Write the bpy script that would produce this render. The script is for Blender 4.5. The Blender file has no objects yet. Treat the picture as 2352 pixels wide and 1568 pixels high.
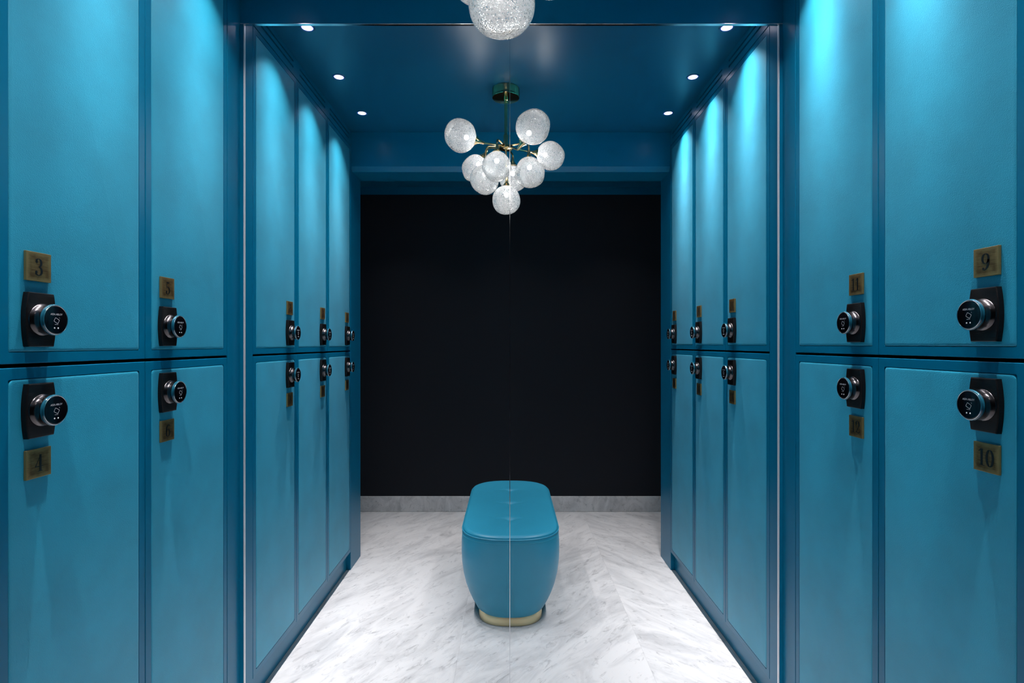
import bpy, bmesh, math, random
from mathutils import Vector, Matrix, noise as mnoise

S = bpy.context.scene
COL = S.collection
PI = math.pi

# ------------------------------------------------------------------ dimensions (metres; x right, y away, z up)
CAM_H = 1.306
F_PX = 1255.0
WL, WR = 0.920, 0.930          # locker fronts, left and right of the aisle
YM = 1.868                     # mirror plane, left open; its reflection is built beyond it as solid copies
PITCH = 0.40
CEIL = 2.534
Y_END = 4.27
Y_START = 2 * YM - Y_END
X_OUT = 1.45
Y_PIL = 3.366                  # end of the locker rows
GAP_L, GAP_R = CAM_H - 0.0405, CAM_H - 0.0305   # joint between upper and lower lockers
DOOR_TOP = CAM_H + 1.142
DOOR_BOT = CAM_H - 1.200
KICK = 0.025
HEAD_Z = CAM_H + 1.090         # underside of the beam over the mirror opening

# ------------------------------------------------------------------ materials
def new_mat(name):
    m = bpy.data.materials.new(name); m.use_nodes = True
    nt = m.node_tree
    return m, nt, nt.nodes["Principled BSDF"]

def N(nt, t, **kw):
    n = nt.nodes.new(t)
    for k, v in kw.items():
        if k in n.inputs: n.inputs[k].default_value = v
        else: setattr(n, k, v)
    return n

def simple(name, col, rough=0.5, metal=0.0, **kw):
    m, nt, b = new_mat(name)
    b.inputs["Base Color"].default_value = (*col, 1)
    b.inputs["Roughness"].default_value = rough
    b.inputs["Metallic"].default_value = metal
    for k, v in kw.items(): b.inputs[k].default_value = v
    return m

def coords(nt, scale=(1, 1, 1), rot=(0, 0, 0)):
    tc = N(nt, "ShaderNodeTexCoord")
    mp = N(nt, "ShaderNodeMapping")
    mp.inputs["Scale"].default_value = scale
    mp.inputs["Rotation"].default_value = rot
    nt.links.new(tc.outputs["Object"], mp.inputs["Vector"])
    return mp.outputs["Vector"]

def bump(nt, b, height, strength, dist):
    bp = N(nt, "ShaderNodeBump"); bp.inputs["Strength"].default_value = strength
    bp.inputs["Distance"].default_value = dist
    nt.links.new(height, bp.inputs["Height"])
    nt.links.new(bp.outputs["Normal"], b.inputs["Normal"])

def leather(name, col, rough, scale, strength, dist, var=0.10):
    m, nt, b = new_mat(name)
    v = coords(nt)
    vo = N(nt, "ShaderNodeTexVoronoi", feature="F1"); vo.inputs["Scale"].default_value = scale
    nz = N(nt, "ShaderNodeTexNoise"); nz.inputs["Scale"].default_value = scale * 0.55; nz.inputs["Detail"].default_value = 1.5
    big = N(nt, "ShaderNodeTexNoise"); big.inputs["Scale"].default_value = 6; big.inputs["Detail"].default_value = 3
    for n in (vo, nz, big): nt.links.new(v, n.inputs["Vector"])
    ad = N(nt, "ShaderNodeMath", operation="MULTIPLY_ADD"); ad.inputs[1].default_value = 1.4
    nt.links.new(nz.outputs["Fac"], ad.inputs[0]); nt.links.new(vo.outputs["Distance"], ad.inputs[2])
    bump(nt, b, ad.outputs[0], strength, dist)
    rp = N(nt, "ShaderNodeValToRGB")
    rp.color_ramp.elements[0].position = 0.3; rp.color_ramp.elements[1].position = 0.7
    rp.color_ramp.elements[0].color = (*[c * (1 - var) for c in col], 1)
    rp.color_ramp.elements[1].color = (*[c * (1 + var) for c in col], 1)
    nt.links.new(big.outputs["Fac"], rp.inputs["Fac"])
    nt.links.new(rp.outputs["Color"], b.inputs["Base Color"])
    b.inputs["Roughness"].default_value = rough
    return m

LEATHER_COL = (0.010, 0.305, 0.455)
LACQ_COL = (0.000, 0.152, 0.275)
M_LEATHER = leather("teal_leather", LEATHER_COL, 0.48, 800, 0.30, 0.0008)
M_LEATHER.node_tree.nodes["Principled BSDF"].inputs["Specular IOR Level"].default_value = 0.5
for _k, _v in (("Sheen Weight", 0.06), ("Sheen Roughness", 0.45), ("Sheen Tint", (0.85, 0.92, 1.0, 1))): M_LEATHER.node_tree.nodes["Principled BSDF"].inputs[_k].default_value = _v
M_SEAT = leather("bench_leather", (0.022, 0.27, 0.41), 0.40, 700, 0.10, 0.0006, 0.04)
M_LACQ = simple("teal_lacquer", LACQ_COL, 0.32)
M_LACQ.node_tree.nodes["Principled BSDF"].inputs["Specular IOR Level"].default_value = 0.28
M_CEIL = simple("teal_ceiling_paint", (0.001, 0.105, 0.205), 0.34)
M_CEIL.node_tree.nodes["Principled BSDF"].inputs["Specular IOR Level"].default_value = 1.0
M_DARKGAP = simple("dark_cavity", (0.002, 0.003, 0.004), 0.8)
M_CHROME = simple("chrome", (0.80, 0.80, 0.82), 0.14, 1.0)
M_SILVER = simple("satin_silver", (0.80, 0.78, 0.80), 0.38, 0.35)
M_BLACKM = simple("black_inlay", (0.004, 0.004, 0.005), 0.35)
M_WHITE = simple("white_print", (0.78, 0.76, 0.78), 0.5)
M_DIM = simple("grey_print", (0.30, 0.30, 0.32), 0.5)
M_FACE = simple("reader_glass_black", (0.004, 0.004, 0.006), 0.10)
M_STITCH = simple("stitch_thread", (0.10, 0.42, 0.52), 0.6)
M_POLBRASS = simple("polished_brass", (0.72, 0.56, 0.30), 0.13, 1.0)
M_SATBRASS = simple("satin_brass", (0.78, 0.66, 0.40), 0.33, 1.0)

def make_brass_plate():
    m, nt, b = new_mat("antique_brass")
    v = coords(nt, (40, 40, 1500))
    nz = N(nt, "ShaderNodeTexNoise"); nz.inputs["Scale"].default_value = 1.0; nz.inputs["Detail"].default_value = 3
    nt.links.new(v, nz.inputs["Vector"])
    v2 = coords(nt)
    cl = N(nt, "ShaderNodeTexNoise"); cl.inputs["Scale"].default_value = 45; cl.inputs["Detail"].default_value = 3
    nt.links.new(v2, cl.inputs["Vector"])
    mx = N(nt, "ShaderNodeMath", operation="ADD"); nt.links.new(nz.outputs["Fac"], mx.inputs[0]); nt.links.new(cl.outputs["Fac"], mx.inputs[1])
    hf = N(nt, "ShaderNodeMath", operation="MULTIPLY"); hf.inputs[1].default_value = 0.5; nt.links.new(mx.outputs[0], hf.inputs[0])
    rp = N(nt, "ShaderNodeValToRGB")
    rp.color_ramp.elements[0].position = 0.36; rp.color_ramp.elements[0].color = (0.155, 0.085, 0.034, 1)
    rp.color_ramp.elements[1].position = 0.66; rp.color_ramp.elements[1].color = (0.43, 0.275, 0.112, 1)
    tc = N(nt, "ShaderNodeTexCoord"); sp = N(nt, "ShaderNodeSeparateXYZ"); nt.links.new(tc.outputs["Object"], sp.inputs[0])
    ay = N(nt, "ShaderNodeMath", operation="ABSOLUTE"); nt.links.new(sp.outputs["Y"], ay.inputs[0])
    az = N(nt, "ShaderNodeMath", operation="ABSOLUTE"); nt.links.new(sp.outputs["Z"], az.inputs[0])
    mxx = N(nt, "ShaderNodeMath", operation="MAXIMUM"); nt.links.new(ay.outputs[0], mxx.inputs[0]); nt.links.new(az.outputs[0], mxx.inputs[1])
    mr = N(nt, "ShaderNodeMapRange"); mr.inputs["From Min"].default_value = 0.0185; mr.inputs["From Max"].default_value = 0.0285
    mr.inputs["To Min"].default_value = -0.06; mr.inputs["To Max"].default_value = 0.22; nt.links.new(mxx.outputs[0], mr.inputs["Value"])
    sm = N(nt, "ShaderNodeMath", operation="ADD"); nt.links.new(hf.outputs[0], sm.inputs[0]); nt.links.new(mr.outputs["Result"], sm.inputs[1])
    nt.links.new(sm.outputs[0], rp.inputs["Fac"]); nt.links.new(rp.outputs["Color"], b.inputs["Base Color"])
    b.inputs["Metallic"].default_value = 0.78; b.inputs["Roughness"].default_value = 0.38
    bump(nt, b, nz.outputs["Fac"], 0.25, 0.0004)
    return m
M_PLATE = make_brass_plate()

def make_ribbed():
    m, nt, b = new_mat("ribbed_gunmetal")
    tc = N(nt, "ShaderNodeTexCoord"); sp = N(nt, "ShaderNodeSeparateXYZ")
    nt.links.new(tc.outputs["Object"], sp.inputs[0])
    mu = N(nt, "ShaderNodeMath", operation="MULTIPLY"); mu.inputs[1].default_value = 2 * PI / 0.0022
    si = N(nt, "ShaderNodeMath", operation="SINE")
    nt.links.new(sp.outputs["Z"], mu.inputs[0]); nt.links.new(mu.outputs[0], si.inputs[0])
    bump(nt, b, si.outputs[0], 0.30, 0.0004)
    b.inputs["Base Color"].default_value = (0.022, 0.020, 0.021, 1)
    b.inputs["Metallic"].default_value = 0.8; b.inputs["Roughness"].default_value = 0.34
    return m
M_RIB = make_ribbed()
M_KNOB = simple("brushed_gunmetal", (0.10, 0.092, 0.096), 0.24, 1.0)
M_KNOB.node_tree.nodes["Principled BSDF"].inputs["Anisotropic"].default_value = 0.4
M_RIM = simple("knob_rim_glass", (0.008, 0.075, 0.115), 0.06, 0.0)
M_RIM.node_tree.nodes["Principled BSDF"].inputs["Coat Weight"].default_value = 1.0

def make_marble(name, slabs):
    m, nt, b = new_mat(name)
    L = nt.links
    tc = N(nt, "ShaderNodeTexCoord")
    sep = N(nt, "ShaderNodeSeparateXYZ"); L.new(tc.outputs["Object"], sep.inputs[0])
    def veins(rot, seed):
        mp = N(nt, "ShaderNodeMapping"); mp.inputs["Rotation"].default_value = (0, 0, rot)
        L.new(tc.outputs["Object"], mp.inputs["Vector"])
        mp2 = N(nt, "ShaderNodeMapping"); mp2.inputs["Scale"].default_value = (1.0, 2.9, 2.0); mp2.inputs["Location"].default_value = (seed, seed * 1.7, 0.3)
        L.new(mp.outputs["Vector"], mp2.inputs["Vector"])
        a = N(nt, "ShaderNodeTexNoise"); a.inputs["Scale"].default_value = 2.6; a.inputs["Detail"].default_value = 6; a.inputs["Roughness"].default_value = 0.66; a.inputs["Distortion"].default_value = 1.1
        c = N(nt, "ShaderNodeTexNoise"); c.inputs["Scale"].default_value = 11; c.inputs["Detail"].default_value = 5; c.inputs["Roughness"].default_value = 0.72; c.inputs["Distortion"].default_value = 0.9
        L.new(mp2.outputs["Vector"], a.inputs["Vector"]); L.new(mp2.outputs["Vector"], c.inputs["Vector"])
        r1 = N(nt, "ShaderNodeValToRGB")
        e = r1.color_ramp.elements
        e[0].position = 0.26; e[0].color = (0.42, 0.42, 0.425, 1)
        e[1].position = 0.56; e[1].color = (0.655, 0.65, 0.645, 1)
        L.new(a.outputs["Fac"], r1.inputs["Fac"])
        r2 = N(nt, "ShaderNodeValToRGB")
        e = r2.color_ramp.elements
        e[0].position = 0.28; e[0].color = (0.42, 0.42, 0.43, 1)
        e[1].position = 0.45; e[1].color = (1, 1, 1, 1)
        L.new(c.outputs["Fac"], r2.inputs["Fac"])
        mx = N(nt, "ShaderNodeMix", data_type="RGBA", blend_type="MULTIPLY"); mx.inputs["Factor"].default_value = 0.75
        L.new(r1.outputs["Color"], mx.inputs["A"]); L.new(r2.outputs["Color"], mx.inputs["B"])
        return mx.outputs["Result"]
    if slabs:
        cur = veins(math.radians(-58), 0.0)
        for edge, rot, sd in ((-0.217, math.radians(-50), 5.0), (0.566, math.radians(47), 9.0)):
            nx = veins(rot, sd)
            gt = N(nt, "ShaderNodeMath", operation="GREATER_THAN"); gt.inputs[1].default_value = edge
            L.new(sep.outputs["X"], gt.inputs[0])
            mx = N(nt, "ShaderNodeMix", data_type="RGBA")
            L.new(gt.outputs[0], mx.inputs["Factor"]); L.new(cur, mx.inputs["A"]); L.new(nx, mx.inputs["B"])
            cur = mx.outputs["Result"]
        # joints: thin lines along y at the slab edges, one across
        def line(src, at, w=0.0008):
            d = N(nt, "ShaderNodeMath", operation="SUBTRACT"); d.inputs[1].default_value = at; L.new(src, d.inputs[0])
            ab = N(nt, "ShaderNodeMath", operation="ABSOLUTE"); L.new(d.outputs[0], ab.inputs[0])
            lt = N(nt, "ShaderNodeMath", operation="LESS_THAN"); lt.inputs[1].default_value = w; L.new(ab.outputs[0], lt.inputs[0])
            return lt.outputs[0]
        tot = line(sep.outputs["X"], -0.217)
        for o in (line(sep.outputs["X"], 0.566), line(sep.outputs["X"], -1.0), line(sep.outputs["Y"], 3.79), line(sep.outputs["Y"], 2 * YM - 3.79)):
            mxm = N(nt, "ShaderNodeMath", operation="MAXIMUM"); L.new(tot, mxm.inputs[0]); L.new(o, mxm.inputs[1]); tot = mxm.outputs[0]
        sc = N(nt, "ShaderNodeMath", operation="MULTIPLY"); sc.inputs[1].default_value = 0.35; L.new(tot, sc.inputs[0])
        mx = N(nt, "ShaderNodeMix", data_type="RGBA"); mx.inputs["B"].default_value = (0.3, 0.3, 0.3, 1)
        L.new(sc.outputs[0], mx.inputs["Factor"]); L.new(cur, mx.inputs["A"]); cur = mx.outputs["Result"]
    else:
        cur = veins(math.radians(70), 3.0)
    L.new(cur, b.inputs["Base Color"])
    b.inputs["Roughness"].default_value = 0.30 if slabs else 0.2
    b.inputs["Specular IOR Level"].default_value = 0.35
    return m
M_FLOOR = make_marble("white_marble_floor", True)
M_SKIRT = make_marble("white_marble_skirting", False)

def make_black_fabric():
    m, nt, b = new_mat("black_fabric")
    v = coords(nt)
    nz = N(nt, "ShaderNodeTexNoise"); nz.inputs["Scale"].default_value = 260; nz.inputs["Detail"].default_value = 2
    nt.links.new(v, nz.inputs["Vector"])
    bump(nt, b, nz.outputs["Fac"], 0.3, 0.001)
    b.inputs["Base Color"].default_value = (0.017, 0.019, 0.0235, 1)
    b.inputs["Roughness"].default_value = 0.9; b.inputs["Specular IOR Level"].default_value = 0.12
    return m
M_BLACK = make_black_fabric()

def make_globe():
    m = bpy.data.materials.new("crackled_glass"); m.use_nodes = True
    nt = m.node_tree; L = nt.links; nt.nodes.clear()
    out = N(nt, "ShaderNodeOutputMaterial")
    v = coords(nt)
    vo = N(nt, "ShaderNodeTexVoronoi", feature="F1"); vo.inputs["Scale"].default_value = 240; vo.inputs["Randomness"].default_value = 1
    nz = N(nt, "ShaderNodeTexNoise"); nz.inputs["Scale"].default_value = 34; nz.inputs["Detail"].default_value = 3; nz.inputs["Roughness"].default_value = 0.6
    for n in (vo, nz): L.new(v, n.inputs["Vector"])
    ad = N(nt, "ShaderNodeMath", operation="MULTIPLY_ADD"); ad.inputs[1].default_value = 0.9
    L.new(nz.outputs["Fac"], ad.inputs[0]); L.new(vo.outputs["Distance"], ad.inputs[2])
    rp = N(nt, "ShaderNodeValToRGB")
    rp.color_ramp.elements[0].position = 0.58; rp.color_ramp.elements[0].color = (0.14, 0.14, 0.14, 1)
    rp.color_ramp.elements[1].position = 1.0; rp.color_ramp.elements[1].color = (0.64, 0.64, 0.64, 1)
    L.new(ad.outputs[0], rp.inputs["Fac"])
    tr = N(nt, "ShaderNodeBsdfTransparent"); tr.inputs["Color"].default_value = (0.93, 0.95, 0.96, 1)
    tl = N(nt, "ShaderNodeBsdfTranslucent"); tl.inputs["Color"].default_value = (0.37, 0.385, 0.40, 1)
    df = N(nt, "ShaderNodeBsdfDiffuse"); df.inputs["Color"].default_value = (0.46, 0.49, 0.51, 1)
    m1 = N(nt, "ShaderNodeMixShader"); m1.inputs["Fac"].default_value = 0.35
    L.new(tl.outputs[0], m1.inputs[1]); L.new(df.outputs[0], m1.inputs[2])
    m2 = N(nt, "ShaderNodeMixShader"); L.new(rp.outputs["Color"], m2.inputs["Fac"])
    L.new(tr.outputs[0], m2.inputs[1]); L.new(m1.outputs[0], m2.inputs[2])
    gl = N(nt, "ShaderNodeBsdfGlossy"); gl.inputs["Roughness"].default_value = 0.08; gl.inputs["Color"].default_value = (1, 1, 1, 1)
    bp = N(nt, "ShaderNodeBump"); bp.inputs["Strength"].default_value = 0.5; bp.inputs["Distance"].default_value = 0.002
    L.new(vo.outputs["Distance"], bp.inputs["Height"]); L.new(bp.outputs["Normal"], gl.inputs["Normal"])
    lw = N(nt, "ShaderNodeFresnel"); lw.inputs["IOR"].default_value = 1.35
    m3 = N(nt, "ShaderNodeMixShader"); L.new(lw.outputs["Fac"], m3.inputs["Fac"])
    L.new(m2.outputs[0], m3.inputs[1]); L.new(gl.outputs[0], m3.inputs[2])
    L.new(m3.outputs[0], out.inputs["Surface"])
    return m
M_GLOBE = make_globe()

def emit(name, col, st):
    m = bpy.data.materials.new(name); m.use_nodes = True
    nt = m.node_tree; nt.nodes.clear()
    o = N(nt, "ShaderNodeOutputMaterial"); e = N(nt, "ShaderNodeEmission")
    e.inputs["Color"].default_value = (*col, 1); e.inputs["Strength"].default_value = st
    nt.links.new(e.outputs[0], o.inputs["Surface"])
    return m
BULB_ST = 150.0
LENS_ST = 14.0
SPOT_W = 1.8
M_BULB = emit("lit_bulb", (1.0, 0.97, 0.93), BULB_ST)
def make_lens():
    m = emit("lit_downlight_lens", (1, 1, 1), LENS_ST)
    nt = m.node_tree
    e = [n for n in nt.nodes if n.type == "EMISSION"][0]
    tc = N(nt, "ShaderNodeTexCoord"); ln = N(nt, "ShaderNodeVectorMath", operation="LENGTH")
    nt.links.new(tc.outputs["Object"], ln.inputs[0])
    rp = N(nt, "ShaderNodeValToRGB")
    mu = N(nt, "ShaderNodeMath", operation="MULTIPLY"); mu.inputs[1].default_value = 1 / 0.0225
    nt.links.new(ln.outputs["Value"], mu.inputs[0]); nt.links.new(mu.outputs[0], rp.inputs["Fac"])
    el = rp.color_ramp.elements
    el[0].position = 0.40; el[0].color = (0.90, 0.88, 1.0, 1)
    el[1].position = 0.98; el[1].color = (0.004, 0.006, 0.09, 1)
    nt.links.new(rp.outputs["Color"], e.inputs["Color"])
    return m
M_LENS = make_lens()

# ------------------------------------------------------------------ mesh helpers
def link(name, mesh, mat=None, parent=None, loc=None):
    o = bpy.data.objects.new(name, mesh); COL.objects.link(o)
    if mat and not mesh.materials: mesh.materials.append(mat)
    if parent: o.parent = parent
    if loc: o.location = loc
    return o

def to_mesh(bm, name, smooth=False, angle=35):
    bmesh.ops.recalc_face_normals(bm, faces=bm.faces)
    me = bpy.data.meshes.new(name); 
    if smooth:
        for f in bm.faces: f.smooth = True
        lim = math.radians(angle)
        for e in bm.edges:
            if len(e.link_faces) == 2 and e.calc_face_angle(0) > lim: e.smooth = False
    bm.to_mesh(me); bm.free()
    return me

def box(bm, x0, x1, y0, y1, z0, z1, bev=0.0):
    t = bmesh.new()
    bmesh.ops.create_cube(t, size=1.0)
    for v in t.verts:
        v.co = Vector((x0 + (v.co.x + .5) * (x1 - x0), y0 + (v.co.y + .5) * (y1 - y0), z0 + (v.co.z + .5) * (z1 - z0)))
    if bev > 0:
        bmesh.ops.bevel(t, geom=list(t.edges), offset=bev, segments=2, profile=0.5, affect="EDGES")
    me = bpy.data.meshes.new("tmp"); t.to_mesh(me); t.free(); bm.from_mesh(me); bpy.data.meshes.remove(me)

def box_mesh(name, *a, bev=0.0):
    bm = bmesh.new(); box(bm, *a, bev=bev); return to_mesh(bm, name)

def rrect(y0, y1, z0, z1, r, n=4):
    """rounded rectangle loop in the (y, z) plane"""
    pts = []
    for cy, cz, a0 in ((y1 - r, z1 - r, 0), (y0 + r, z1 - r, 90), (y0 + r, z0 + r, 180), (y1 - r, z0 + r, 270)):
        for k in range(n + 1):
            a = math.radians(a0 + 90 * k / n)
            pts.append((cy + r * math.cos(a), cz + r * math.sin(a)))
    return pts

def loft(bm, loops, cap0=True, cap1=True):
    rings = [[bm.verts.new(p) for p in lp] for lp in loops]
    n = len(rings[0])
    for a, b in zip(rings, rings[1:]):
        for i in range(n):
            bm.faces.new((a[i], a[(i + 1) % n], b[(i + 1) % n], b[i]))
    if cap0: bm.faces.new(rings[0][::-1])
    if cap1: bm.faces.new(rings[-1])
    return rings

def lathe(bm, prof, axis="x", n=48, org=(0, 0, 0)):
    """prof: list of (along, radius)"""
    rings = []
    for t, r in prof:
        ring = []
        for k in range(n):
            a = 2 * PI * k / n
            c, s = r * math.cos(a), r * math.sin(a)
            p = (t, c, s) if axis == "x" else (c, s, t)
            ring.append(bm.verts.new(Vector(p) + Vector(org)))
        rings.append(ring)
    for a, b in zip(rings, rings[1:]):
        for i in range(n):
            bm.faces.new((a[i], a[(i + 1) % n], b[(i + 1) % n], b[i]))
    if prof[0][1] > 1e-6: bm.faces.new(rings[0][::-1])
    if prof[-1][1] > 1e-6: bm.faces.new(rings[-1])

def tube(bm, pts, radii, n=12, cap=True):
    pts = [Vector(p) for p in pts]
    if not hasattr(radii, "__len__"): radii = [radii] * len(pts)
    rings = []
    prev = None
    for i, p in enumerate(pts):
        t = (pts[min(i + 1, len(pts) - 1)] - pts[max(i - 1, 0)]).normalized()
        if prev is None:
            u = t.orthogonal().normalized()
        else:
            u = (prev - t * prev.dot(t)).normalized()
        prev = u
        w = t.cross(u)
        rings.append([bm.verts.new(p + (u * math.cos(2 * PI * k / n) + w * math.sin(2 * PI * k / n)) * radii[i]) for k in range(n)])
    for a, b in zip(rings, rings[1:]):
        for i in range(n):
            bm.faces.new((a[i], a[(i + 1) % n], b[(i + 1) % n], b[i]))
    if cap:
        bm.faces.new(rings[0][::-1]); bm.faces.new(rings[-1])

def tag(o, label, cat, group=None, kind=None):
    o["label"] = label; o["category"] = cat
    if group: o["group"] = group
    if kind: o["kind"] = kind
    return o

def empty(name, loc, rz=0.0):
    o = bpy.data.objects.new(name, None); COL.objects.link(o)
    o.location = loc; o.rotation_euler = (0, 0, rz); o.empty_display_size = 0.1
    return o

def struct(name, mesh, mat, label, cat):
    o = link(name, mesh, mat); o["kind"] = "structure"; o["label"] = label; o["category"] = cat
    return o

# ------------------------------------------------------------------ writing: ribbon numerals with vertical stress
def ribbon(bm, pts, thick, thin, x, closed=False, fixed=None):
    n = len(pts)
    L, R = [], []
    for i in range(n):
        if closed: a, b = pts[(i - 1) % n], pts[(i + 1) % n]
        else: a, b = pts[max(i - 1, 0)], pts[min(i + 1, n - 1)]
        t = Vector((b[0] - a[0], b[1] - a[1])).normalized()
        w = fixed if fixed else thin + (thick - thin) * abs(t.y) ** 1.6
        if not closed and not fixed:
            pass
        nx, ny = -t.y * w / 2, t.x * w / 2
        L.append(bm.verts.new((x, pts[i][0] + nx, pts[i][1] + ny)))
        R.append(bm.verts.new((x, pts[i][0] - nx, pts[i][1] - ny)))
    for i in range(n if closed else n - 1):
        j = (i + 1) % n
        bm.faces.new((L[i], R[i], R[j], L[j]))

def disc(bm, c, r, x, n=14):
    bm.faces.new([bm.verts.new((x, c[0] + r * math.cos(2 * PI * k / n), c[1] + r * math.sin(2 * PI * k / n))) for k in range(n)])

def quad(bm, y0, y1, z0, z1, x):
    bm.faces.new([bm.verts.new((x, *p)) for p in ((y0, z0), (y1, z0), (y1, z1), (y0, z1))])

def arc(cx, cy, rx, ry, a0, a1, n=18):
    return [(cx + rx * math.cos(math.radians(a0 + (a1 - a0) * k / n)), cy + ry * math.sin(math.radians(a0 + (a1 - a0) * k / n))) for k in range(n + 1)]

def digit(bm, d, ox, s, x):
    """digit d in a box 0.56 wide and 1 high, times s, left edge at ox, centred on z = 0"""
    T, t = 0.15 * s, 0.032 * s
    def P(l): return [(ox + a * s, (b - 0.5) * s) for a, b in l]
    def C(a, b): return (ox + a * s, (b - 0.5) * s)
    if d == "1":
        quad(bm, ox + .20 * s, ox + .35 * s, -.48 * s, .5 * s, x)
        quad(bm, ox + .08 * s, ox + .47 * s, -.5 * s, -.465 * s, x)
        ribbon(bm, P([(.06, .84), (.14, .88), (.21, .99)]), T, t, x, fixed=.05 * s)
    elif d == "2":
        ribbon(bm, P(arc(.27, .72, .20, .26, 170, -30)), T, t, x)
        ribbon(bm, P([(.44, .59), (.36, .44), (.22, .26), (.09, .06)]), T, t, x, fixed=.06 * s)
        ribbon(bm, P([(.07, .07), (.18, .11), (.30, .05), (.42, .03), (.50, .10), (.51, .19)]), T, t, x, fixed=.075 * s)
        disc(bm, C(.12, .74), .075 * s, x)
    elif d == "3":
        ribbon(bm, P(arc(.24, .745, .19, .235, 150, -88)), T, t, x)
        ribbon(bm, P(arc(.24, .26, .22, .25, 88, -150)), T, t, x)
        disc(bm, C(.11, .80), .075 * s, x); disc(bm, C(.09, .19), .08 * s, x)
    elif d == "4":
        quad(bm, ox + .30 * s, ox + .44 * s, -.48 * s, .5 * s, x)
        quad(bm, ox + .20 * s, ox + .52 * s, -.5 * s, -.465 * s, x)
        quad(bm, ox + .0 * s, ox + .56 * s, -.22 * s, -.185 * s, x)
        ribbon(bm, P([(.40, .99), (.02, .30)]), T, t, x, fixed=.035 * s)
    elif d == "5":
        quad(bm, ox + .10 * s, ox + .44 * s, .38 * s, .5 * s, x)
        quad(bm, ox + .10 * s, ox + .135 * s, .02 * s, .5 * s, x)
        ribbon(bm, P(arc(.24, .30, .23, .28, 120, -150, 22)), T, t, x)
        disc(bm, C(.09, .20), .08 * s, x)
    elif d == "6":
        ribbon(bm, P(arc(.27, .30, .21, .29, 0, 360, 30)[:-1]), T, t, x, closed=True)
        ribbon(bm, P(arc(.40, .45, .33, .53, 95, 190)), T, t, x)
        disc(bm, C(.42, .90), .06 * s, x)
    elif d == "7":
        quad(bm, ox + .06 * s, ox + .50 * s, .40 * s, .5 * s, x)
        ribbon(bm, P([(.48, .92), (.34, .62), (.25, .34), (.22, .02)]), T, t, x, fixed=.12 * s)
    elif d == "8":
        ribbon(bm, P(arc(.27, .75, .17, .23, 0, 360, 26)[:-1]), T, t, x, closed=True)
        ribbon(bm, P(arc(.27, .27, .21, .26, 0, 360, 26)[:-1]), T, t, x, closed=True)
    elif d == "9":
        ribbon(bm, P(arc(.27, .70, .21, .29, 0, 360, 30)[:-1]), T, t, x, closed=True)
        ribbon(bm, P(arc(.14, .55, .33, .53, -85, 10)), T, t, x)
        disc(bm, C(.12, .11), .075 * s, x)
    elif d == "0":
        ribbon(bm, P(arc(.28, .50, .21, .485, 0, 360, 36)[:-1]), T, t, x, closed=True)

def numeral_mesh(num, flip, x):
    bm = bmesh.new()
    s = 0.0325
    adv = 0.56 * s if len(num) == 1 else 0.55 * s
    wdt = adv * len(num)
    for i, d in enumerate(num):
        digit(bm, d, -wdt / 2 + i * adv, s, x)
    bmesh.ops.triangulate(bm, faces=bm.faces)
    if flip:
        for v in bm.verts: v.co.y = -v.co.y
    ret = bmesh.ops.extrude_face_region(bm, geom=list(bm.faces))
    for g in ret["geom"]:
        if isinstance(g, bmesh.types.BMVert): g.co.x += 0.0003
    return to_mesh(bm, "numeral")

def text_bm(bm, body, size, yc, zc, x):
    cu = bpy.data.curves.new("txt", "FONT"); cu.body = body; cu.size = size; cu.align_x = "CENTER"; cu.align_y = "CENTER"
    cu.resolution_u = 2; cu.space_character = 0.92; cu.shear = 0.12
    ob = bpy.data.objects.new("txt", cu); COL.objects.link(ob)
    bpy.context.view_layer.update()
    me = bpy.data.meshes.new_from_object(ob.evaluated_get(bpy.context.evaluated_depsgraph_get()))
    for v in me.vertices:
        v.co = Vector((x, yc + v.co.x, zc + v.co.y))
    bm.from_mesh(me)
    bpy.data.meshes.remove(me); bpy.data.objects.remove(ob); bpy.data.curves.remove(cu)

# ------------------------------------------------------------------ locker hardware meshes (local: x out of the wall, y along, z up)
def lock_plate_mesh():
    bm = bmesh.new()
    def outline(ins, x):
        hh = 0.052 - ins; pts = []
        n = 14
        for k in range(n + 1):
            z = -hh + 2 * hh * k / n
            pts.append((x, 0.0285 + 0.0055 * (1 - (z / 0.052) ** 2) - ins, z))
        for k in range(n + 1):
            z = hh - 2 * hh * k / n
            pts.append((x, -(0.0285 + 0.0055 * (1 - (z / 0.052) ** 2) - ins), z))
        return pts
    loft(bm, [outline(0, 0.0002), outline(0, 0.0095), outline(0.0012, 0.0112), outline(0.003, 0.0118)])
    return to_mesh(bm, "lock_backplate", True, 25)

def knob_mesh():
    bm = bmesh.new()
    lathe(bm, [(0.0119, 0.0312), (0.0132, 0.0312), (0.0142, 0.0305), (0.0160, 0.0283), (0.0185, 0.0268), (0.0215, 0.0260),
               (0.0260, 0.0258), (0.0292, 0.0262), (0.0312, 0.0278)], n=64)
    return to_mesh(bm, "knob", True, 40)

def rim_mesh():
    bm = bmesh.new()
    lathe(bm, [(0.0313, 0.0280), (0.0322, 0.0299), (0.0345, 0.0305), (0.0368, 0.0300), (0.0380, 0.0288), (0.0383, 0.0276)], n=64)
    return to_mesh(bm, "knob_rim", True, 60)

def ring_mesh():
    bm = bmesh.new()
    n = 64
    prof = []
    for k in range(8):
        a = 2 * PI * k / 8
        prof.append((0.0384 + 0.0006 * math.cos(a), 0.0279 + 0.0008 * math.sin(a)))
    rings = []
    for t, r in prof:
        rings.append([bm.verts.new((t, r * math.cos(2 * PI * k / n), r * math.sin(2 * PI * k / n))) for k in range(n)])
    for i in range(8):
        a, b = rings[i], rings[(i + 1) % 8]
        for j in range(n):
            bm.faces.new((a[j], a[(j + 1) % n], b[(j + 1) % n], b[j]))
    return to_mesh(bm, "knob_ring", True, 80)

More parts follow.
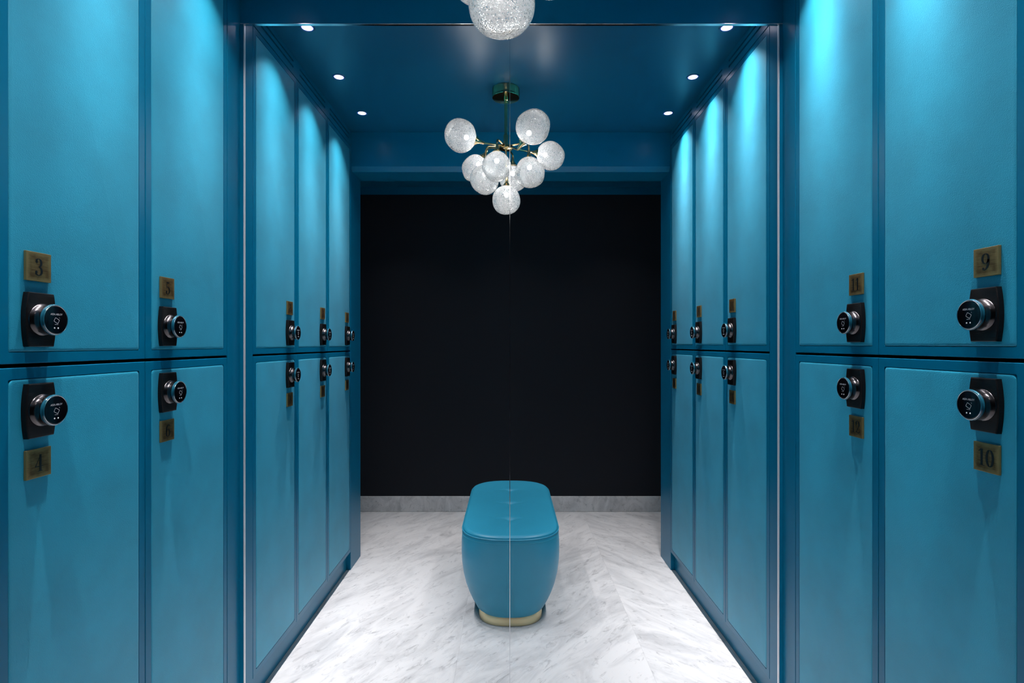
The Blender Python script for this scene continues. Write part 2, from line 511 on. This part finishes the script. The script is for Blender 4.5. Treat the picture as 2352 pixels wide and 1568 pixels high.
def face_mesh():
    bm = bmesh.new()
    lathe(bm, [(0.0384, 0.0272), (0.0388, 0.0268), (0.0390, 0.0255), (0.0391, 0.0)], n=64)
    bmesh.ops.remove_doubles(bm, verts=bm.verts, dist=1e-6)
    return to_mesh(bm, "reader_face", True, 40)

def marking_mesh(flip):
    bm = bmesh.new()
    x = 0.03925
    text_bm(bm, "ASSA ABLOY", 0.0052, 0, 0.0105, x)
    # outlined card symbol, tilted, with a short line under it
    c = (0.0005, -0.0015); a = math.radians(-28)
    def R(p): return (c[0] + p[0] * math.cos(a) - p[1] * math.sin(a), c[1] + p[0] * math.sin(a) + p[1] * math.cos(a))
    card = [R(p) for p in rrect(-0.0052, 0.0052, -0.0040, 0.0040, 0.001, 3)]
    ribbon(bm, card, 0, 0, x, closed=True, fixed=0.0007)
    ribbon(bm, [(-0.004, -0.0089), (0.004, -0.0089)], 0, 0, x, fixed=0.0005)
    for k in range(1):   # radio wave beside the card
        r = 0.0012 + 0.0012 * k
        ribbon(bm, [(0.0065 + q[0], 0.0035 + q[1]) for q in arc(0, 0, r, r, -20, 110, 6)], 0, 0, x, fixed=0.0004)
    if flip:
        for v in bm.verts: v.co.y = -v.co.y
    return to_mesh(bm, "reader_marking")

def dots_mesh():
    bm = bmesh.new()
    for y in (-0.0042, 0.0042):  # two white dots low on the reader face
        bmesh.ops.create_uvsphere(bm, u_segments=12, v_segments=8, radius=0.0015, matrix=Matrix.Translation((0.0391, y, -0.0160)) @ Matrix.Scale(0.35, 4, (1, 0, 0)))
    return to_mesh(bm, "face_dots", True, 80)

def plate_mesh():
    bm = bmesh.new()
    box(bm, 0.0002, 0.0055, -0.028, 0.028, -0.028, 0.028, bev=0.0007)
    return to_mesh(bm, "number_plate")

ME_LOCK, ME_KNOB, ME_RIM, ME_RING, ME_FACE, ME_DOTS, ME_PLATE = lock_plate_mesh(), knob_mesh(), rim_mesh(), ring_mesh(), face_mesh(), dots_mesh(), plate_mesh()
ME_MARK = {False: marking_mesh(False), True: marking_mesh(True)}
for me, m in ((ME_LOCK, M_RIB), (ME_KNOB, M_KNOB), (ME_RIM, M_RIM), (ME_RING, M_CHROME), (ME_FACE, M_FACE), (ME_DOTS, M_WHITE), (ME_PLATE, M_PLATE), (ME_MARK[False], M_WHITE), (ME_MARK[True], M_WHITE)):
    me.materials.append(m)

DT = 0.020    # door thickness
STILE = 0.0215
def door_mesh(h):
    bm = bmesh.new()
    w = PITCH - 0.0024
    def lp(ins, x, r): return [(x, y, z) for y, z in rrect(-w / 2 + ins, w / 2 - ins, ins, h - ins, r)]
    loft(bm, [lp(0, -DT, .0012), lp(0, -0.0014, .0012), lp(.0004, -0.0004, .0012), lp(.0014, 0, .0012),
              lp(STILE, 0, .003), lp(STILE + .0003, -0.0035, .003)], cap1=True)
    return to_mesh(bm, "door")

def panel_mesh(h, rtop):
    bm = bmesh.new()
    w = PITCH - 0.0024
    def lp(ins, x, r): return [(x, y, z) for y, z in rrect(-w / 2 + STILE + .0012 + ins, w / 2 - STILE - .0012 - ins, STILE + .0012 + ins, h - STILE - .0012 - ins, r, 6)]
    r = 0.009 if rtop else 0.003
    loft(bm, [lp(0, -0.0034, r), lp(0, -0.0012, r), lp(.0006, -0.0003, r), lp(.0022, 0.0003, r), lp(.006, 0.0005, r)])
    return to_mesh(bm, "leather_panel", True, 50)

def body_mesh(h):
    bm = bmesh.new()
    w = PITCH - 0.0006
    box(bm, -0.49, -DT - 0.0015, -w / 2, w / 2, 0.0, h)
    return to_mesh(bm, "body")

CACHE = {}
def cached(key, fn, mat):
    if key not in CACHE:
        me = fn(); me.materials.clear(); me.materials.append(mat); CACHE[key] = me
    return CACHE[key]

def make_locker(side, yc, upper, num, lock_dy, flip, label, group):
    """side -1 left wall, +1 right wall; lock_dy: world y offset of the lock from the middle of the door"""
    gap = GAP_L if side < 0 else GAP_R
    z0, z1 = (gap + 0.0036, DOOR_TOP) if upper else (DOOR_BOT, gap - 0.0036)
    h = z1 - z0
    x = -WL if side < 0 else WR
    root = empty("locker", (x, yc, z0), 0 if side < 0 else PI)
    tag(root, label, "locker", group)
    key = (side, upper)
    link("body", cached(("b",) + key, lambda: body_mesh(h), M_DARKGAP), parent=root)
    d = link("door", cached(("d",) + key, lambda: door_mesh(h), M_LACQ), parent=root)
    link("leather_panel", cached(("p",) + key, lambda: panel_mesh(h, not upper), M_LEATHER), parent=d)
    ly = lock_dy if side < 0 else -lock_dy
    zl = (gap + 0.0875 - z0) if upper else (gap - 0.0875 - z0)
    zp = (gap + 0.190 - z0) if upper else (gap - 0.190 - z0)
    lk = link("lock", ME_LOCK, parent=root, loc=(0.0005, ly, zl))
    for nm, me in (("knob", ME_KNOB), ("knob_rim", ME_RIM), ("knob_ring", ME_RING), ("reader_face", ME_FACE), ("reader_marking", ME_MARK[flip]), ("face_dots", ME_DOTS)):
        link(nm, me, parent=lk)
    lk["label"] = "ribbed black lock plate with round card reader knob"
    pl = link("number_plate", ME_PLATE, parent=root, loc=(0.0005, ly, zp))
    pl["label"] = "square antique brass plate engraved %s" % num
    link("numeral", cached(("n", num, flip), lambda: numeral_mesh(num, flip, 0.0055), M_BLACKM), parent=pl)
    return root

LOCK_OFF = 0.118
ORD = ["first", "second", "third"]
for side, nums, gname in ((-1, [("5", "6"), ("3", "4"), ("1", "2")], "left"), (1, [("11", "12"), ("9", "10"), ("7", "8")], "right")):
    for k in range(3):
        ya = YM - 0.089 - PITCH * (k + .5)        # near half of the aisle
        yb = YM + 0.089 + PITCH * (k + .5)        # reflected copy, built beyond the mirror plane
        for u in (0, 1):
            tier = "upper" if u == 0 else "lower"
            n = nums[k][u]
            if k < 2:
                lab = "tall teal %s locker with brass plate numbered %s" % (tier, n)
            else:
                lab = "edge of the teal %s locker next to number %s, cut off by the frame" % (tier, nums[1][u])
            make_locker(side, ya, u == 0, n, -LOCK_OFF, False, lab, "numbered lockers in the near half of the aisle")
            if k == 0: pos = "just past the chrome strip"
            elif k == 1: pos = "in the middle of the mirrored row"
            else: pos = "beside the end post by the black wall"
            make_locker(side, yb, u == 0, n, LOCK_OFF, True, "mirror image of a narrow-looking teal %s locker on the %s, %s" % (tier, gname, pos), "mirror-image lockers built beyond the mirror plane")

# ------------------------------------------------------------------ the setting
struct("floor", box_mesh("floor", -X_OUT, X_OUT, Y_START, Y_END, -0.06, 0.0), M_FLOOR, "pale grey veined marble floor of the aisle", "floor")
struct("ceiling", box_mesh("ceiling", -X_OUT, X_OUT, Y_START, Y_END, CEIL, CEIL + 0.05), M_CEIL, "dark teal satin ceiling with small spotlights", "ceiling")
struct("wall_left", box_mesh("wall_left", -X_OUT - .05, -X_OUT, Y_START, Y_END, 0, CEIL), M_LACQ, "teal wall behind the left lockers", "wall")
struct("wall_right", box_mesh("wall_right", X_OUT, X_OUT + .05, Y_START, Y_END, 0, CEIL), M_LACQ, "teal wall behind the right lockers", "wall")
BL_TOP = CAM_H + (790 - 447) * Y_END / F_PX
struct("wall_back", box_mesh("wall_back", -X_OUT - .05, X_OUT + .05, Y_END, Y_END + .05, 0, BL_TOP), M_BLACK, "mirror image of the plain black fabric wall, closing the far end", "wall")
struct("wall_front", box_mesh("wall_front", -X_OUT - .05, X_OUT + .05, Y_START - .05, Y_START, 0, BL_TOP), M_BLACK, "black wall behind the camera", "wall")
struct("trim_1", box_mesh("trim_1", -X_OUT - .05, X_OUT + .05, Y_END, Y_END + .05, BL_TOP, CEIL), M_LACQ, "dark teal strip above the mirrored black wall", "trim")
struct("trim_2", box_mesh("trim_2", -X_OUT - .05, X_OUT + .05, Y_START - .05, Y_START, BL_TOP, CEIL), M_LACQ, "dark teal strip above the wall behind the camera", "trim")
struct("baseboard_back", box_mesh("baseboard_back", -X_OUT, X_OUT, Y_END - .014, Y_END - .0002, 0.0002, 0.120, bev=0.003), M_SKIRT, "veined marble skirting under the mirrored black wall", "baseboard")
struct("baseboard_front", box_mesh("baseboard_front", -X_OUT, X_OUT, Y_START + .0002, Y_START + .014, 0.0002, 0.120, bev=0.003), M_SKIRT, "marble skirting behind the camera", "baseboard")

def fascia_mesh(side, y0, y1, spans):
    """board over the lockers with two long vent slots over each door"""
    x = -WL if side < 0 else WR
    s = 1 if side < 0 else -1            # direction out of the wall
    z0, z1 = DOOR_TOP + 0.004, CEIL - 0.0005
    hgt = z1 - z0
    bm = bmesh.new()
    sl = [(z0 + hgt * f - 0.0045, z0 + hgt * f + 0.0045) for f in (0.385, 0.69)]
    ys = sorted(spans)
    def b(ya, yb, za, zb, d=0.016):
        xa, xb = sorted((x, x - s * d)); box(bm, xa, xb, ya, yb, za, zb)
    zs = [z0, sl[0][0], sl[0][1], sl[1][0], sl[1][1], z1]
    for i in (0, 2, 4): b(y0, y1, zs[i], zs[i + 1])
    for i in (1, 3):
        cur = y0
        for ya, yb in ys:
            b(cur, ya, zs[i], zs[i + 1]); cur = yb
        b(cur, y1, zs[i], zs[i + 1])
    return to_mesh(bm, "fascia")

def slot_back(side, y0, y1):
    x = -WL if side < 0 else WR
    s = 1 if side < 0 else -1
    xa, xb = sorted((x - s * 0.0165, x - s * 0.49))
    return box_mesh("void", xa, xb, y0, y1, DOOR_TOP + 0.004, CEIL - 0.0005)

tn = 3
for side, sn in ((-1, "left"), (1, "right")):
    x = -WL if side < 0 else WR
    s = 1 if side < 0 else -1
    for half in (0, 1):
        sg = -1 if half == 0 else 1
        a, b_ = YM + sg * 0.089, YM + sg * (0.089 + 3 * PITCH)
        y0, y1 = min(a, b_), max(a, b_)
        word = "near" if half == 0 else "mirrored"
        spans = [(y0 + k * PITCH + 0.035, y0 + (k + 1) * PITCH - 0.035) for k in range(3)]
        o = struct("trim_%d" % tn, fascia_mesh(side, y0, y1, spans), M_LACQ, "teal slotted board above the %s %s lockers" % (word, sn), "trim"); tn += 1
        v = link("vent_cavity", slot_back(side, y0, y1), M_DARKGAP, parent=o)
        # recessed plinth below the doors
        xa, xb = sorted((x - s * KICK, x - s * 0.48))
        struct("baseboard_%s_%s" % (sn, word), box_mesh("plinth", xa, xb, y0, y1, 0.0002, DOOR_BOT - 0.001), M_LACQ, "recessed teal plinth under the %s %s lockers" % (word, sn), "baseboard")
        # end post
        e = YM + sg * (Y_PIL - YM)
        yy0, yy1 = (y1 + .0015, e) if half else (e, y0 - .0015)
        xa, xb = sorted((x, x - s * 0.50))
        struct("trim_%d" % tn, box_mesh("end_post", xa, xb, yy0, yy1, 0.0002, CEIL - .0005, bev=0.0012), M_LACQ, "teal end post of the %s %s lockers" % (word, sn), "trim"); tn += 1
    # filler beside the mirror opening
    xa, xb = sorted((x, x - s * 0.49))
    struct("trim_%d" % tn, box_mesh("filler", xa, xb, YM - .0875, YM + .0875, 0.0002, CEIL - .0005, bev=0.001), M_LACQ, "plain teal filler post at the %s chrome strip" % sn, "trim"); tn += 1
    # dark lip and chrome strip of the mirror frame
    xi = -0.9055 if side < 0 else 0.9165
    xa, xb = sorted((x + s * 0.0001, xi - s * 0.0032))
    struct("trim_%d" % tn, box_mesh("lip", xa, xb, YM - .006, YM + .006, 0.0002, HEAD_Z), M_LACQ, "narrow teal lip behind the %s chrome strip" % sn, "trim"); tn += 1
    xa, xb = sorted((xi - s * 0.0031, xi))
    struct("trim_%d" % tn, box_mesh("strip", xa, xb, YM - .005, YM + .005, 0.0002, HEAD_Z, bev=0.0008), M_SILVER, "vertical chrome strip edging the %s side of the mirror" % sn, "trim"); tn += 1

# beam over the mirror with its chrome edge
struct("trim_%d" % tn, box_mesh("beam", -WL + .0005, WR - .0005, YM - .006, YM + .006, HEAD_Z + .0032, CEIL - .0005), M_LACQ, "dark teal beam across the top of the mirror", "trim"); tn += 1
struct("trim_%d" % tn, box_mesh("beam_edge", -WL + .0005, WR - .0005, YM - .006, YM + .006, HEAD_Z + .0005, HEAD_Z + .0030, bev=0.0006), M_CHROME, "chrome edge under the beam", "trim"); tn += 1
# joint between the two mirror panels, built as a hairline strip
struct("trim_%d" % tn, box_mesh("seam", -0.0011, 0.0011, YM - .003, YM + .003, 0.0002, HEAD_Z), M_CHROME, "hairline seam between the two mirror panels", "trim"); tn += 1
# headers at the near end and its mirror image: board with a lower lip
for half in (0, 1):
    sg = -1 if half == 0 else 1
    a, b_ = YM + sg * (3.166 - YM), YM + sg * (Y_PIL - YM)
    y0, y1 = min(a, b_), max(a, b_)
    zb = CAM_H + (790 - 395) * 3.188 / F_PX
    zl = CAM_H + (790 - 382) * 3.166 / F_PX
    bm = bmesh.new()
    box(bm, -WL + .0005, WR - .0005, y0, y1, zl, CEIL - .0005)
    f = y0 if half else y1
    yl0, yl1 = (y0 - .012, y1) if half else (y0, y1 + .012)
    fr, out = (y0, y0 + .022) if half else (y1, y1 - .022)
    bk = y1 if half else y0
    sec = [(fr, zl), (out, zb), (bk, zb), (bk, zl)]
    loft(bm, [[(xx, a_, c_) for a_, c_ in sec] for xx in (-WL + .0005, WR - .0005)])
    struct("trim_%d" % tn, to_mesh(bm, "header"), M_LACQ, "dark teal header with a lower lip at the %s end of the aisle" % ("mirrored" if half else "near"), "trim"); tn += 1

# ------------------------------------------------------------------ downlights
def bezel_mesh():
    bm = bmesh.new()
    lathe(bm, [(0.0, 0.0225), (-0.0015, 0.0232), (-0.0030, 0.0250), (-0.0032, 0.0275), (-0.0022, 0.0298), (0.0, 0.0305)], "z", 40)
    # open ring: drop the end caps
    caps = [f for f in bm.faces if len(f.verts) > 4]
    bmesh.ops.delete(bm, geom=caps, context="FACES_ONLY")
    return to_mesh(bm, "bezel", True, 60)
def lens_mesh():
    bm = bmesh.new()
    lathe(bm, [(-0.0002, 0.0224), (-0.0010, 0.0222), (-0.0014, 0.012), (-0.0015, 0.0)], "z", 32)
    bmesh.ops.remove_doubles(bm, verts=bm.verts, dist=1e-6)
    return to_mesh(bm, "lens", True, 60)
ME_BEZ, ME_LENS = bezel_mesh(), lens_mesh()
M_BEZ = simple("teal_bezel", (0.02, 0.12, 0.24), 0.3)
# photometric curve of the downlights: a narrow soft beam with a faint wide spill
SIGMA, SPILL = 10.0, 0.075
_ang = [2.5 * k for k in range(37)]
_cd = [1000 * (math.exp(-a * a / (2 * SIGMA ** 2)) + SPILL * min(1.0, max(0.0, (47 - a) / 18))) for a in _ang]
IES = bpy.data.texts.new("downlight_photometry")
IES.write("IESNA:LM-63-2002\n[TEST] none\n[MANUFAC] none\nTILT=NONE\n1 1000 1.0 %d 1 1 2 0 0 0\n1.0 1.0 0\n" % len(_ang))
for k in range(0, 37, 10): IES.write(" ".join("%.2f" % a for a in _ang[k:k + 10]) + "\n")
IES.write("0\n")
for k in range(0, 37, 10): IES.write(" ".join("%.2f" % c for c in _cd[k:k + 10]) + "\n")
SPOT = bpy.data.lights.new("downlight_beam", "POINT")
SPOT.energy = SPOT_W; SPOT.color = (1.0, 0.965, 0.985); SPOT.shadow_soft_size = 0.014
SPOT.use_nodes = True
_nt = SPOT.node_tree
_ies = N(_nt, "ShaderNodeTexIES"); _ies.mode = "INTERNAL"; _ies.ies = IES
_ies.inputs["Strength"].default_value = 1.0
_nt.links.new(_ies.outputs["Fac"], [n for n in _nt.nodes if n.type == "EMISSION"][0].inputs["Strength"])
for side, sn, lx in ((-1, "left", -0.786), (1, "right", 0.842)):
    for k in range(3):
        for half in (0, 1):
            y = YM + (1 if half else -1) * (0.252 + 0.3925 * k)  # the half beyond the mirror plane repeats the lamps as their reflection
            place = ["mirrored, nearest the chrome strip", "mirrored, second from the chrome strip", "mirrored, farthest down by the header"][k]
            if half == 0: place = ["nearest", "second nearest", "third nearest"][k] + " this side of the beam"
            d = empty("downlight", (lx, y, CEIL - 0.0002))
            tag(d, "small round recessed spotlight over the %s lockers, %s" % (sn, place), "spotlight", "recessed ceiling spotlights")
            link("bezel", ME_BEZ, M_BEZ, parent=d)
            link("lens", ME_LENS, M_LENS, parent=d)
            l = bpy.data.objects.new("beam", SPOT); COL.objects.link(l); l.parent = d; l.location = (0, 0, -0.018)

# added dimmer fill lamps, unseen behind each header, to lift floor and skirting
PASS = SPOT.copy(); PASS.name = "passage_fill"; PASS.energy = SPOT_W * 0.62
for half in (0, 1):
    for lx, wd in ((-0.80, "left"), (0.0, "middle"), (0.80, "right")):
        y = YM + (1 if half else -1) * (3.72 - YM)
        d = empty("downlight", (lx, y, CEIL - 0.0002))  # not a known fitting, added for fill
        tag(d, "%s added fill light, unseen behind the %s header" % (wd, "mirrored" if half else "near"), "spotlight", "added passage fill lights")
        link("bezel", ME_BEZ, M_BEZ, parent=d)
        link("lens", ME_LENS, M_LENS, parent=d)
        l = bpy.data.objects.new("beam", PASS); COL.objects.link(l); l.parent = d; l.location = (0, 0, -0.018)

# ------------------------------------------------------------------ chandelier
def px(x, y, Z): return Vector(((x - 1171) * Z / F_PX, Z, CAM_H + (790 - y) * Z / F_PX))
CH_Y, CH_X = 2.63, -0.019
# name, centre px in the photo, depth, diameter, socket direction (x, y, z) from globe centre
GLOBES = [
    (1057.0, 311.0, 2.47, 0.146, (0.92, 0.12, -0.25)),
    (1224.3, 291.6, 2.40, 0.153, (-0.55, 0.35, -0.70)),
    (1264.7, 358.0, 2.74, 0.142, (-0.90, -0.15, 0.12)),
    (1216.7, 398.0, 2.56, 0.142, (-0.04, 0.05, 1.0)),
    (1113.0, 412.6, 2.62, 0.142, (0.05, 0.05, 1.0)),
    (1140.7, 382.7, 2.526, 0.136, (0.02, 0.05, 1.0)),
    (1092.0, 388.0, 2.79, 0.138, (0.55, -0.25, 0.75)),
    (1178.0, 411.0, 2.75, 0.134, (0.0, -0.05, 1.0)),
    (1163.0, 460.0, 2.63, 0.137, (0.02, 0.0, 1.0)),
]

def globe_mesh(d, seed, amp):
    bm = bmesh.new()
    bmesh.ops.create_icosphere(bm, subdivisions=5, radius=d / 2)
    for v in bm.verts:
        n = v.co.normalized()
        k = mnoise.noise(n * 1.1 + Vector((seed * 3.7, seed * 1.3, 0.5)))
        v.co = v.co * (1 + amp * k)
    return to_mesh(bm, "globe", True, 180)

def make_chandelier(flip, label):
    fy = (lambda y: 2 * YM - y) if flip else (lambda y: y)
    base = Vector((CH_X, fy(CH_Y), CEIL - 0.0003))
    root = empty("chandelier", base)
    tag(root, label, "chandelier", "brass globe chandeliers")
    bm = bmesh.new()
    lathe(bm, [(0.0, 0.064), (-0.002, 0.066), (-0.042, 0.066), (-0.045, 0.0645), (-0.046, 0.060), (-0.046, 0.008)], "z", 56)
    link("canopy", to_mesh(bm, "canopy", True, 30), M_POLBRASS, root)
    hub_top = CAM_H + (790 - 309) * CH_Y / F_PX - base.z
    hub_bot = CAM_H + (790 - 342) * CH_Y / F_PX - base.z
    bm = bmesh.new()
    lathe(bm, [(-0.0462, 0.0105), (-0.056, 0.0105), (-0.058, 0.0078), (hub_top, 0.0078)], "z", 28)
    link("rod", to_mesh(bm, "rod", True, 30), M_POLBRASS, root)
    bm = bmesh.new()
    lathe(bm, [(hub_top - .0005, 0.009), (hub_top - .003, 0.0115), (hub_bot + .022, 0.0115), (hub_bot + .020, 0.019), (hub_bot + .006, 0.020), (hub_bot + .004, 0.033), (hub_bot, 0.034), (hub_bot - .002, 0.030), (hub_bot - .003, 0.004)], "z", 40)
    link("hub", to_mesh(bm, "hub", True, 30), M_POLBRASS, root)
    hub = Vector((0, 0, hub_bot + 0.012))
    for i, (gx, gy, gz, gd, sd) in enumerate(GLOBES):
        c = px(gx, gy, gz); c.y = fy(c.y)
        if flip and i == 3: c.z += 0.020
        if flip and i == 5: c += Vector((-0.010, 0, 0.004))
        c -= base
        sdir = Vector((sd[0], -sd[1] if flip else sd[1], sd[2])).normalized()
        # globe
        g = link("globe", globe_mesh(gd, i + 14, 0.045 if i == 8 else 0.09), M_GLOBE, root, c)
        g["label"] = "crackled clear glass globe"
        # lamp inside, towards the socket
        bm = bmesh.new()
        bmesh.ops.create_uvsphere(bm, u_segments=16, v_segments=10, radius=0.0105)
        link("bulb", to_mesh(bm, "bulb", True, 180), M_BULB, g, sdir * gd * 0.20)
        # arm with a flared socket
        r = gd / 2
        tip = c + sdir * (r * 0.985)
        neck = c + sdir * (r + 0.040)
        start = hub + (neck - hub) * 0.0
        if i == 8:
            pts = [hub + Vector((0, 0, -0.014)), neck]
        else:
            hz = Vector((neck.x, neck.y, 0)); hz.normalize()
            p0 = hub + Vector((hz.x * 0.018, hz.y * 0.018, 0))
            if sdir.z > 0.7:      # pendant: goes out level, then turns down
                corner = Vector((neck.x, neck.y, max(hub.z, neck.z + 0.012)))
                pts = [p0, p0.lerp(corner, 0.8)]
                q0, q2 = pts[-1], corner.lerp(neck, 0.7)
                for k in range(1, 6):
                    t = k / 6
                    pts.append(q0 * (1 - t) ** 2 + corner * 2 * t * (1 - t) + q2 * t * t)
                pts += [q2, neck]
            else:
                pts = [p0, p0.lerp(neck, 0.5), neck]
        bm = bmesh.new()
        tube(bm, pts, 0.0042, 12)
        a = link("arm", to_mesh(bm, "arm", True, 40), M_POLBRASS, root)
        bm = bmesh.new()
        ts = [0, .25, .5, .7, .85, 1.0]
        rr = [0.0058, 0.0066, 0.0088, 0.0125, 0.0175, 0.0225]
        tube(bm, [neck.lerp(tip, t) for t in ts], rr, 24)
        link("socket", to_mesh(bm, "socket", True, 40), M_POLBRASS, a)
    return root

make_chandelier(False, "mirror image of the polished brass chandelier of nine crackled glass globes hanging over the bench")
make_chandelier(True, "lit glass globes of the real chandelier, cut off at the top of the frame")

# ------------------------------------------------------------------ bench
BX, BY = 0.003, 3.0
BA, BB = 0.238, 0.525      # half width, half length at the seam
def plan_raw(a, b, n, cap, ex):
    """outline: straight sides with superelliptic ends, counted round"""
    pts = []
    for k in range(n):
        t = 2 * PI * k / n
        c, s = math.cos(t), math.sin(t)
        x = a * math.copysign(abs(c) ** (2 / ex), c)
        y = math.copysign(abs(s) ** (2 / ex), s) * cap
        pts.append((x, y + math.copysign(b - cap, s) if abs(s) > 1e-9 else 0.0))
    return pts

def plan(a, b, n=160, cap=0.21, ex=2.5):
    """the same outline with evenly spaced points"""
    d = plan_raw(a, b, 720, cap, ex)
    d.append(d[0])
    acc = [0.0]
    for p, q in zip(d, d[1:]): acc.append(acc[-1] + math.hypot(q[0] - p[0], q[1] - p[1]))
    out, j = [], 0
    for k in range(n):
        t = acc[-1] * k / n
        while acc[j + 1] < t: j += 1
        f = (t - acc[j]) / max(acc[j + 1] - acc[j], 1e-9)
        out.append((d[j][0] + (d[j + 1][0] - d[j][0]) * f, d[j][1] + (d[j + 1][1] - d[j][1]) * f))
    return out

def ring_at(sx, sy, z):
    return [(x, y, z) for x, y in plan(BA * sx, BB - BA * 0.55 * (1 - sx) if sy is None else BB * sy)]

bench = empty("bench", (BX, BY, 0))  # bench as reflected in the mirror, built solid
tag(bench, "mirror image of the teal leather bench with rounded ends and brass base in the aisle", "bench")
# body: bowed sides
bm = bmesh.new()
prof = [(0.0445, 0.655), (0.0455, 0.685), (0.052, 0.722), (0.085, 0.795), (0.12, 0.858), (0.16, 0.915), (0.21, 0.963), (0.26, 0.990), (0.31, 1.0), (0.36, 0.998), (0.395, 0.988), (0.408, 0.980), (0.4125, 0.972)]
loft(bm, [ring_at(s, None, z) for z, s in prof])
bl = link("body", to_mesh(bm, "body", True, 50), M_SEAT, bench)
# piping between body and seat
bm = bmesh.new()
pts = [(x, y, 0.4150) for x, y in plan(BA * 0.981, BB - BA * 0.019)]
tube(bm, pts + pts[:1], 0.0034, 8, cap=False)
link("piping", to_mesh(bm, "piping", True, 80), M_SEAT, bench)
# seat: rounded edge, slightly domed top with three button dimples
bm = bmesh.new()
seat_prof = [(0.4152, 0.970), (0.4185, 0.974), (0.4230, 0.970), (0.4270, 0.955), (0.4300, 0.930), (0.4318, 0.895)]
for q in range(1, 80):
    s = 0.895 * (1 - q / 80)
    seat_prof.append((0.4318 + 0.0040 * (1 - (s / 0.895) ** 2), s))
DIMPLES = [-0.265, 0.005, 0.275]
loops = []
for z, s in seat_prof:
    lp = []
    b2 = (BB - BA * (1 - s)) if s > 0.9 else (BB - BA * 0.1) * (s / 0.9) ** 1.0
    for x, y in plan(BA * s, max(b2, 0.004), cap=min(0.21, max(b2, 0.004))):
        dz = 0
        for dy in DIMPLES:
            ax = abs(x); ay = abs(y - dy)
            d = math.hypot(x, y - dy)
            dz -= 0.010 * math.exp(-(d / 0.022) ** 1.2)
            dz -= 0.005 * math.exp(-(ay / 0.014) ** 2) * math.exp(-(ax / 0.06) ** 2)
        lp.append((x, y, z + dz))
    loops.append(lp)
loft(bm, loops, cap0=True, cap1=True)
st = link("seat", to_mesh(bm, "seat", True, 60), M_SEAT, bench)
# stitching: rows of short threads below the piping and either side of the end seams
bm = bmesh.new()
rowpts = plan(BA * 0.9865 + .0006, BB - BA * 0.55 * 0.0135 + .0006, n=820)
for i in range(0, 820, 2):
    a, b_ = rowpts[i], rowpts[(i + 1) % 820]
    tube(bm, [(a[0], a[1], 0.3990), (b_[0], b_[1], 0.3990)], 0.0007, 5)
def end_y(x, z, sgn):
    for (z0, s0), (z1, s1) in zip(prof, prof[1:]):
        if z0 <= z <= z1:
            s = s0 + (s1 - s0) * (z - z0) / (z1 - z0); break
    a, b_ = BA * s, BB - BA * 0.55 * (1 - s)
    return sgn * (b_ - 0.21 + 0.21 * (1 - abs(x / a) ** 2.5) ** (1 / 2.5) + 0.0006)
for sgn in (-1, 1):
    for x in (-0.0125, 0.0125):
        z = 0.058
        while z < 0.394:
            tube(bm, [(x, end_y(x, z, sgn), z), (x, end_y(x, z + 0.0034, sgn), z + 0.0034)], 0.0006, 5)
            z += 0.0056
link("stitching", to_mesh(bm, "stitching"), M_STITCH, bl)
# end seams: fine grooves shown as a thin cord
bm = bmesh.new()
for sgn in (-1, 1):
    zs = [0.056 + (0.406 - 0.056) * k / 30 for k in range(31)]
    tube(bm, [(0, end_y(0, z, sgn) - sgn * 0.0008, z) for z in zs], 0.0011, 6)
link("end_seam", to_mesh(bm, "end_seam", True, 80), M_SEAT, bl)
# brass base
bm = bmesh.new()
def pl(s, z): return [(x, y, z) for x, y in plan(0.153 * s, 0.474 - 0.155 * (1 - s), cap=0.15, ex=2.6)]
loft(bm, [pl(0.985, 0.0003), pl(1.0, 0.002), pl(1.0, 0.048), pl(0.99, 0.0503)])
b0 = link("base", to_mesh(bm, "base", True, 40), M_SATBRASS, bench)
b0["label"] = "satin brass base"

# ------------------------------------------------------------------ camera, world, view
w = bpy.data.worlds.new("world"); S.world = w; w.use_nodes = True
w.node_tree.nodes["Background"].inputs["Color"].default_value = (0, 0, 0, 1)
w.node_tree.nodes["Background"].inputs["Strength"].default_value = 0.0
cd = bpy.data.cameras.new("camera"); cam = bpy.data.objects.new("camera", cd); COL.objects.link(cam)
cam.location = (0, 0, CAM_H); cam.rotation_euler = (PI / 2, 0, 0)
cd.sensor_width = 36.0; cd.lens = 36.0 * F_PX / 2352
cd.shift_x = (1176 - 1171) / 2352; cd.shift_y = (790 - 784) / 2352
cd.clip_start = 0.01
S.camera = cam
S.view_settings.view_transform = "Standard"; S.view_settings.look = "None"
S.view_settings.gamma = 1.0; S.view_settings.exposure = 0.0
S.view_settings.use_curve_mapping = False
S.cycles.max_bounces = 6; S.cycles.diffuse_bounces = 3; S.cycles.glossy_bounces = 3; S.cycles.transparent_max_bounces = 10
S.cycles.caustics_reflective = False; S.cycles.caustics_refractive = False
S.cycles.use_denoising = True; S.cycles.use_adaptive_sampling = True; S.cycles.adaptive_threshold = 0.08; S.cycles.adaptive_min_samples = 20
S.cycles.sample_clamp_indirect = 6.0
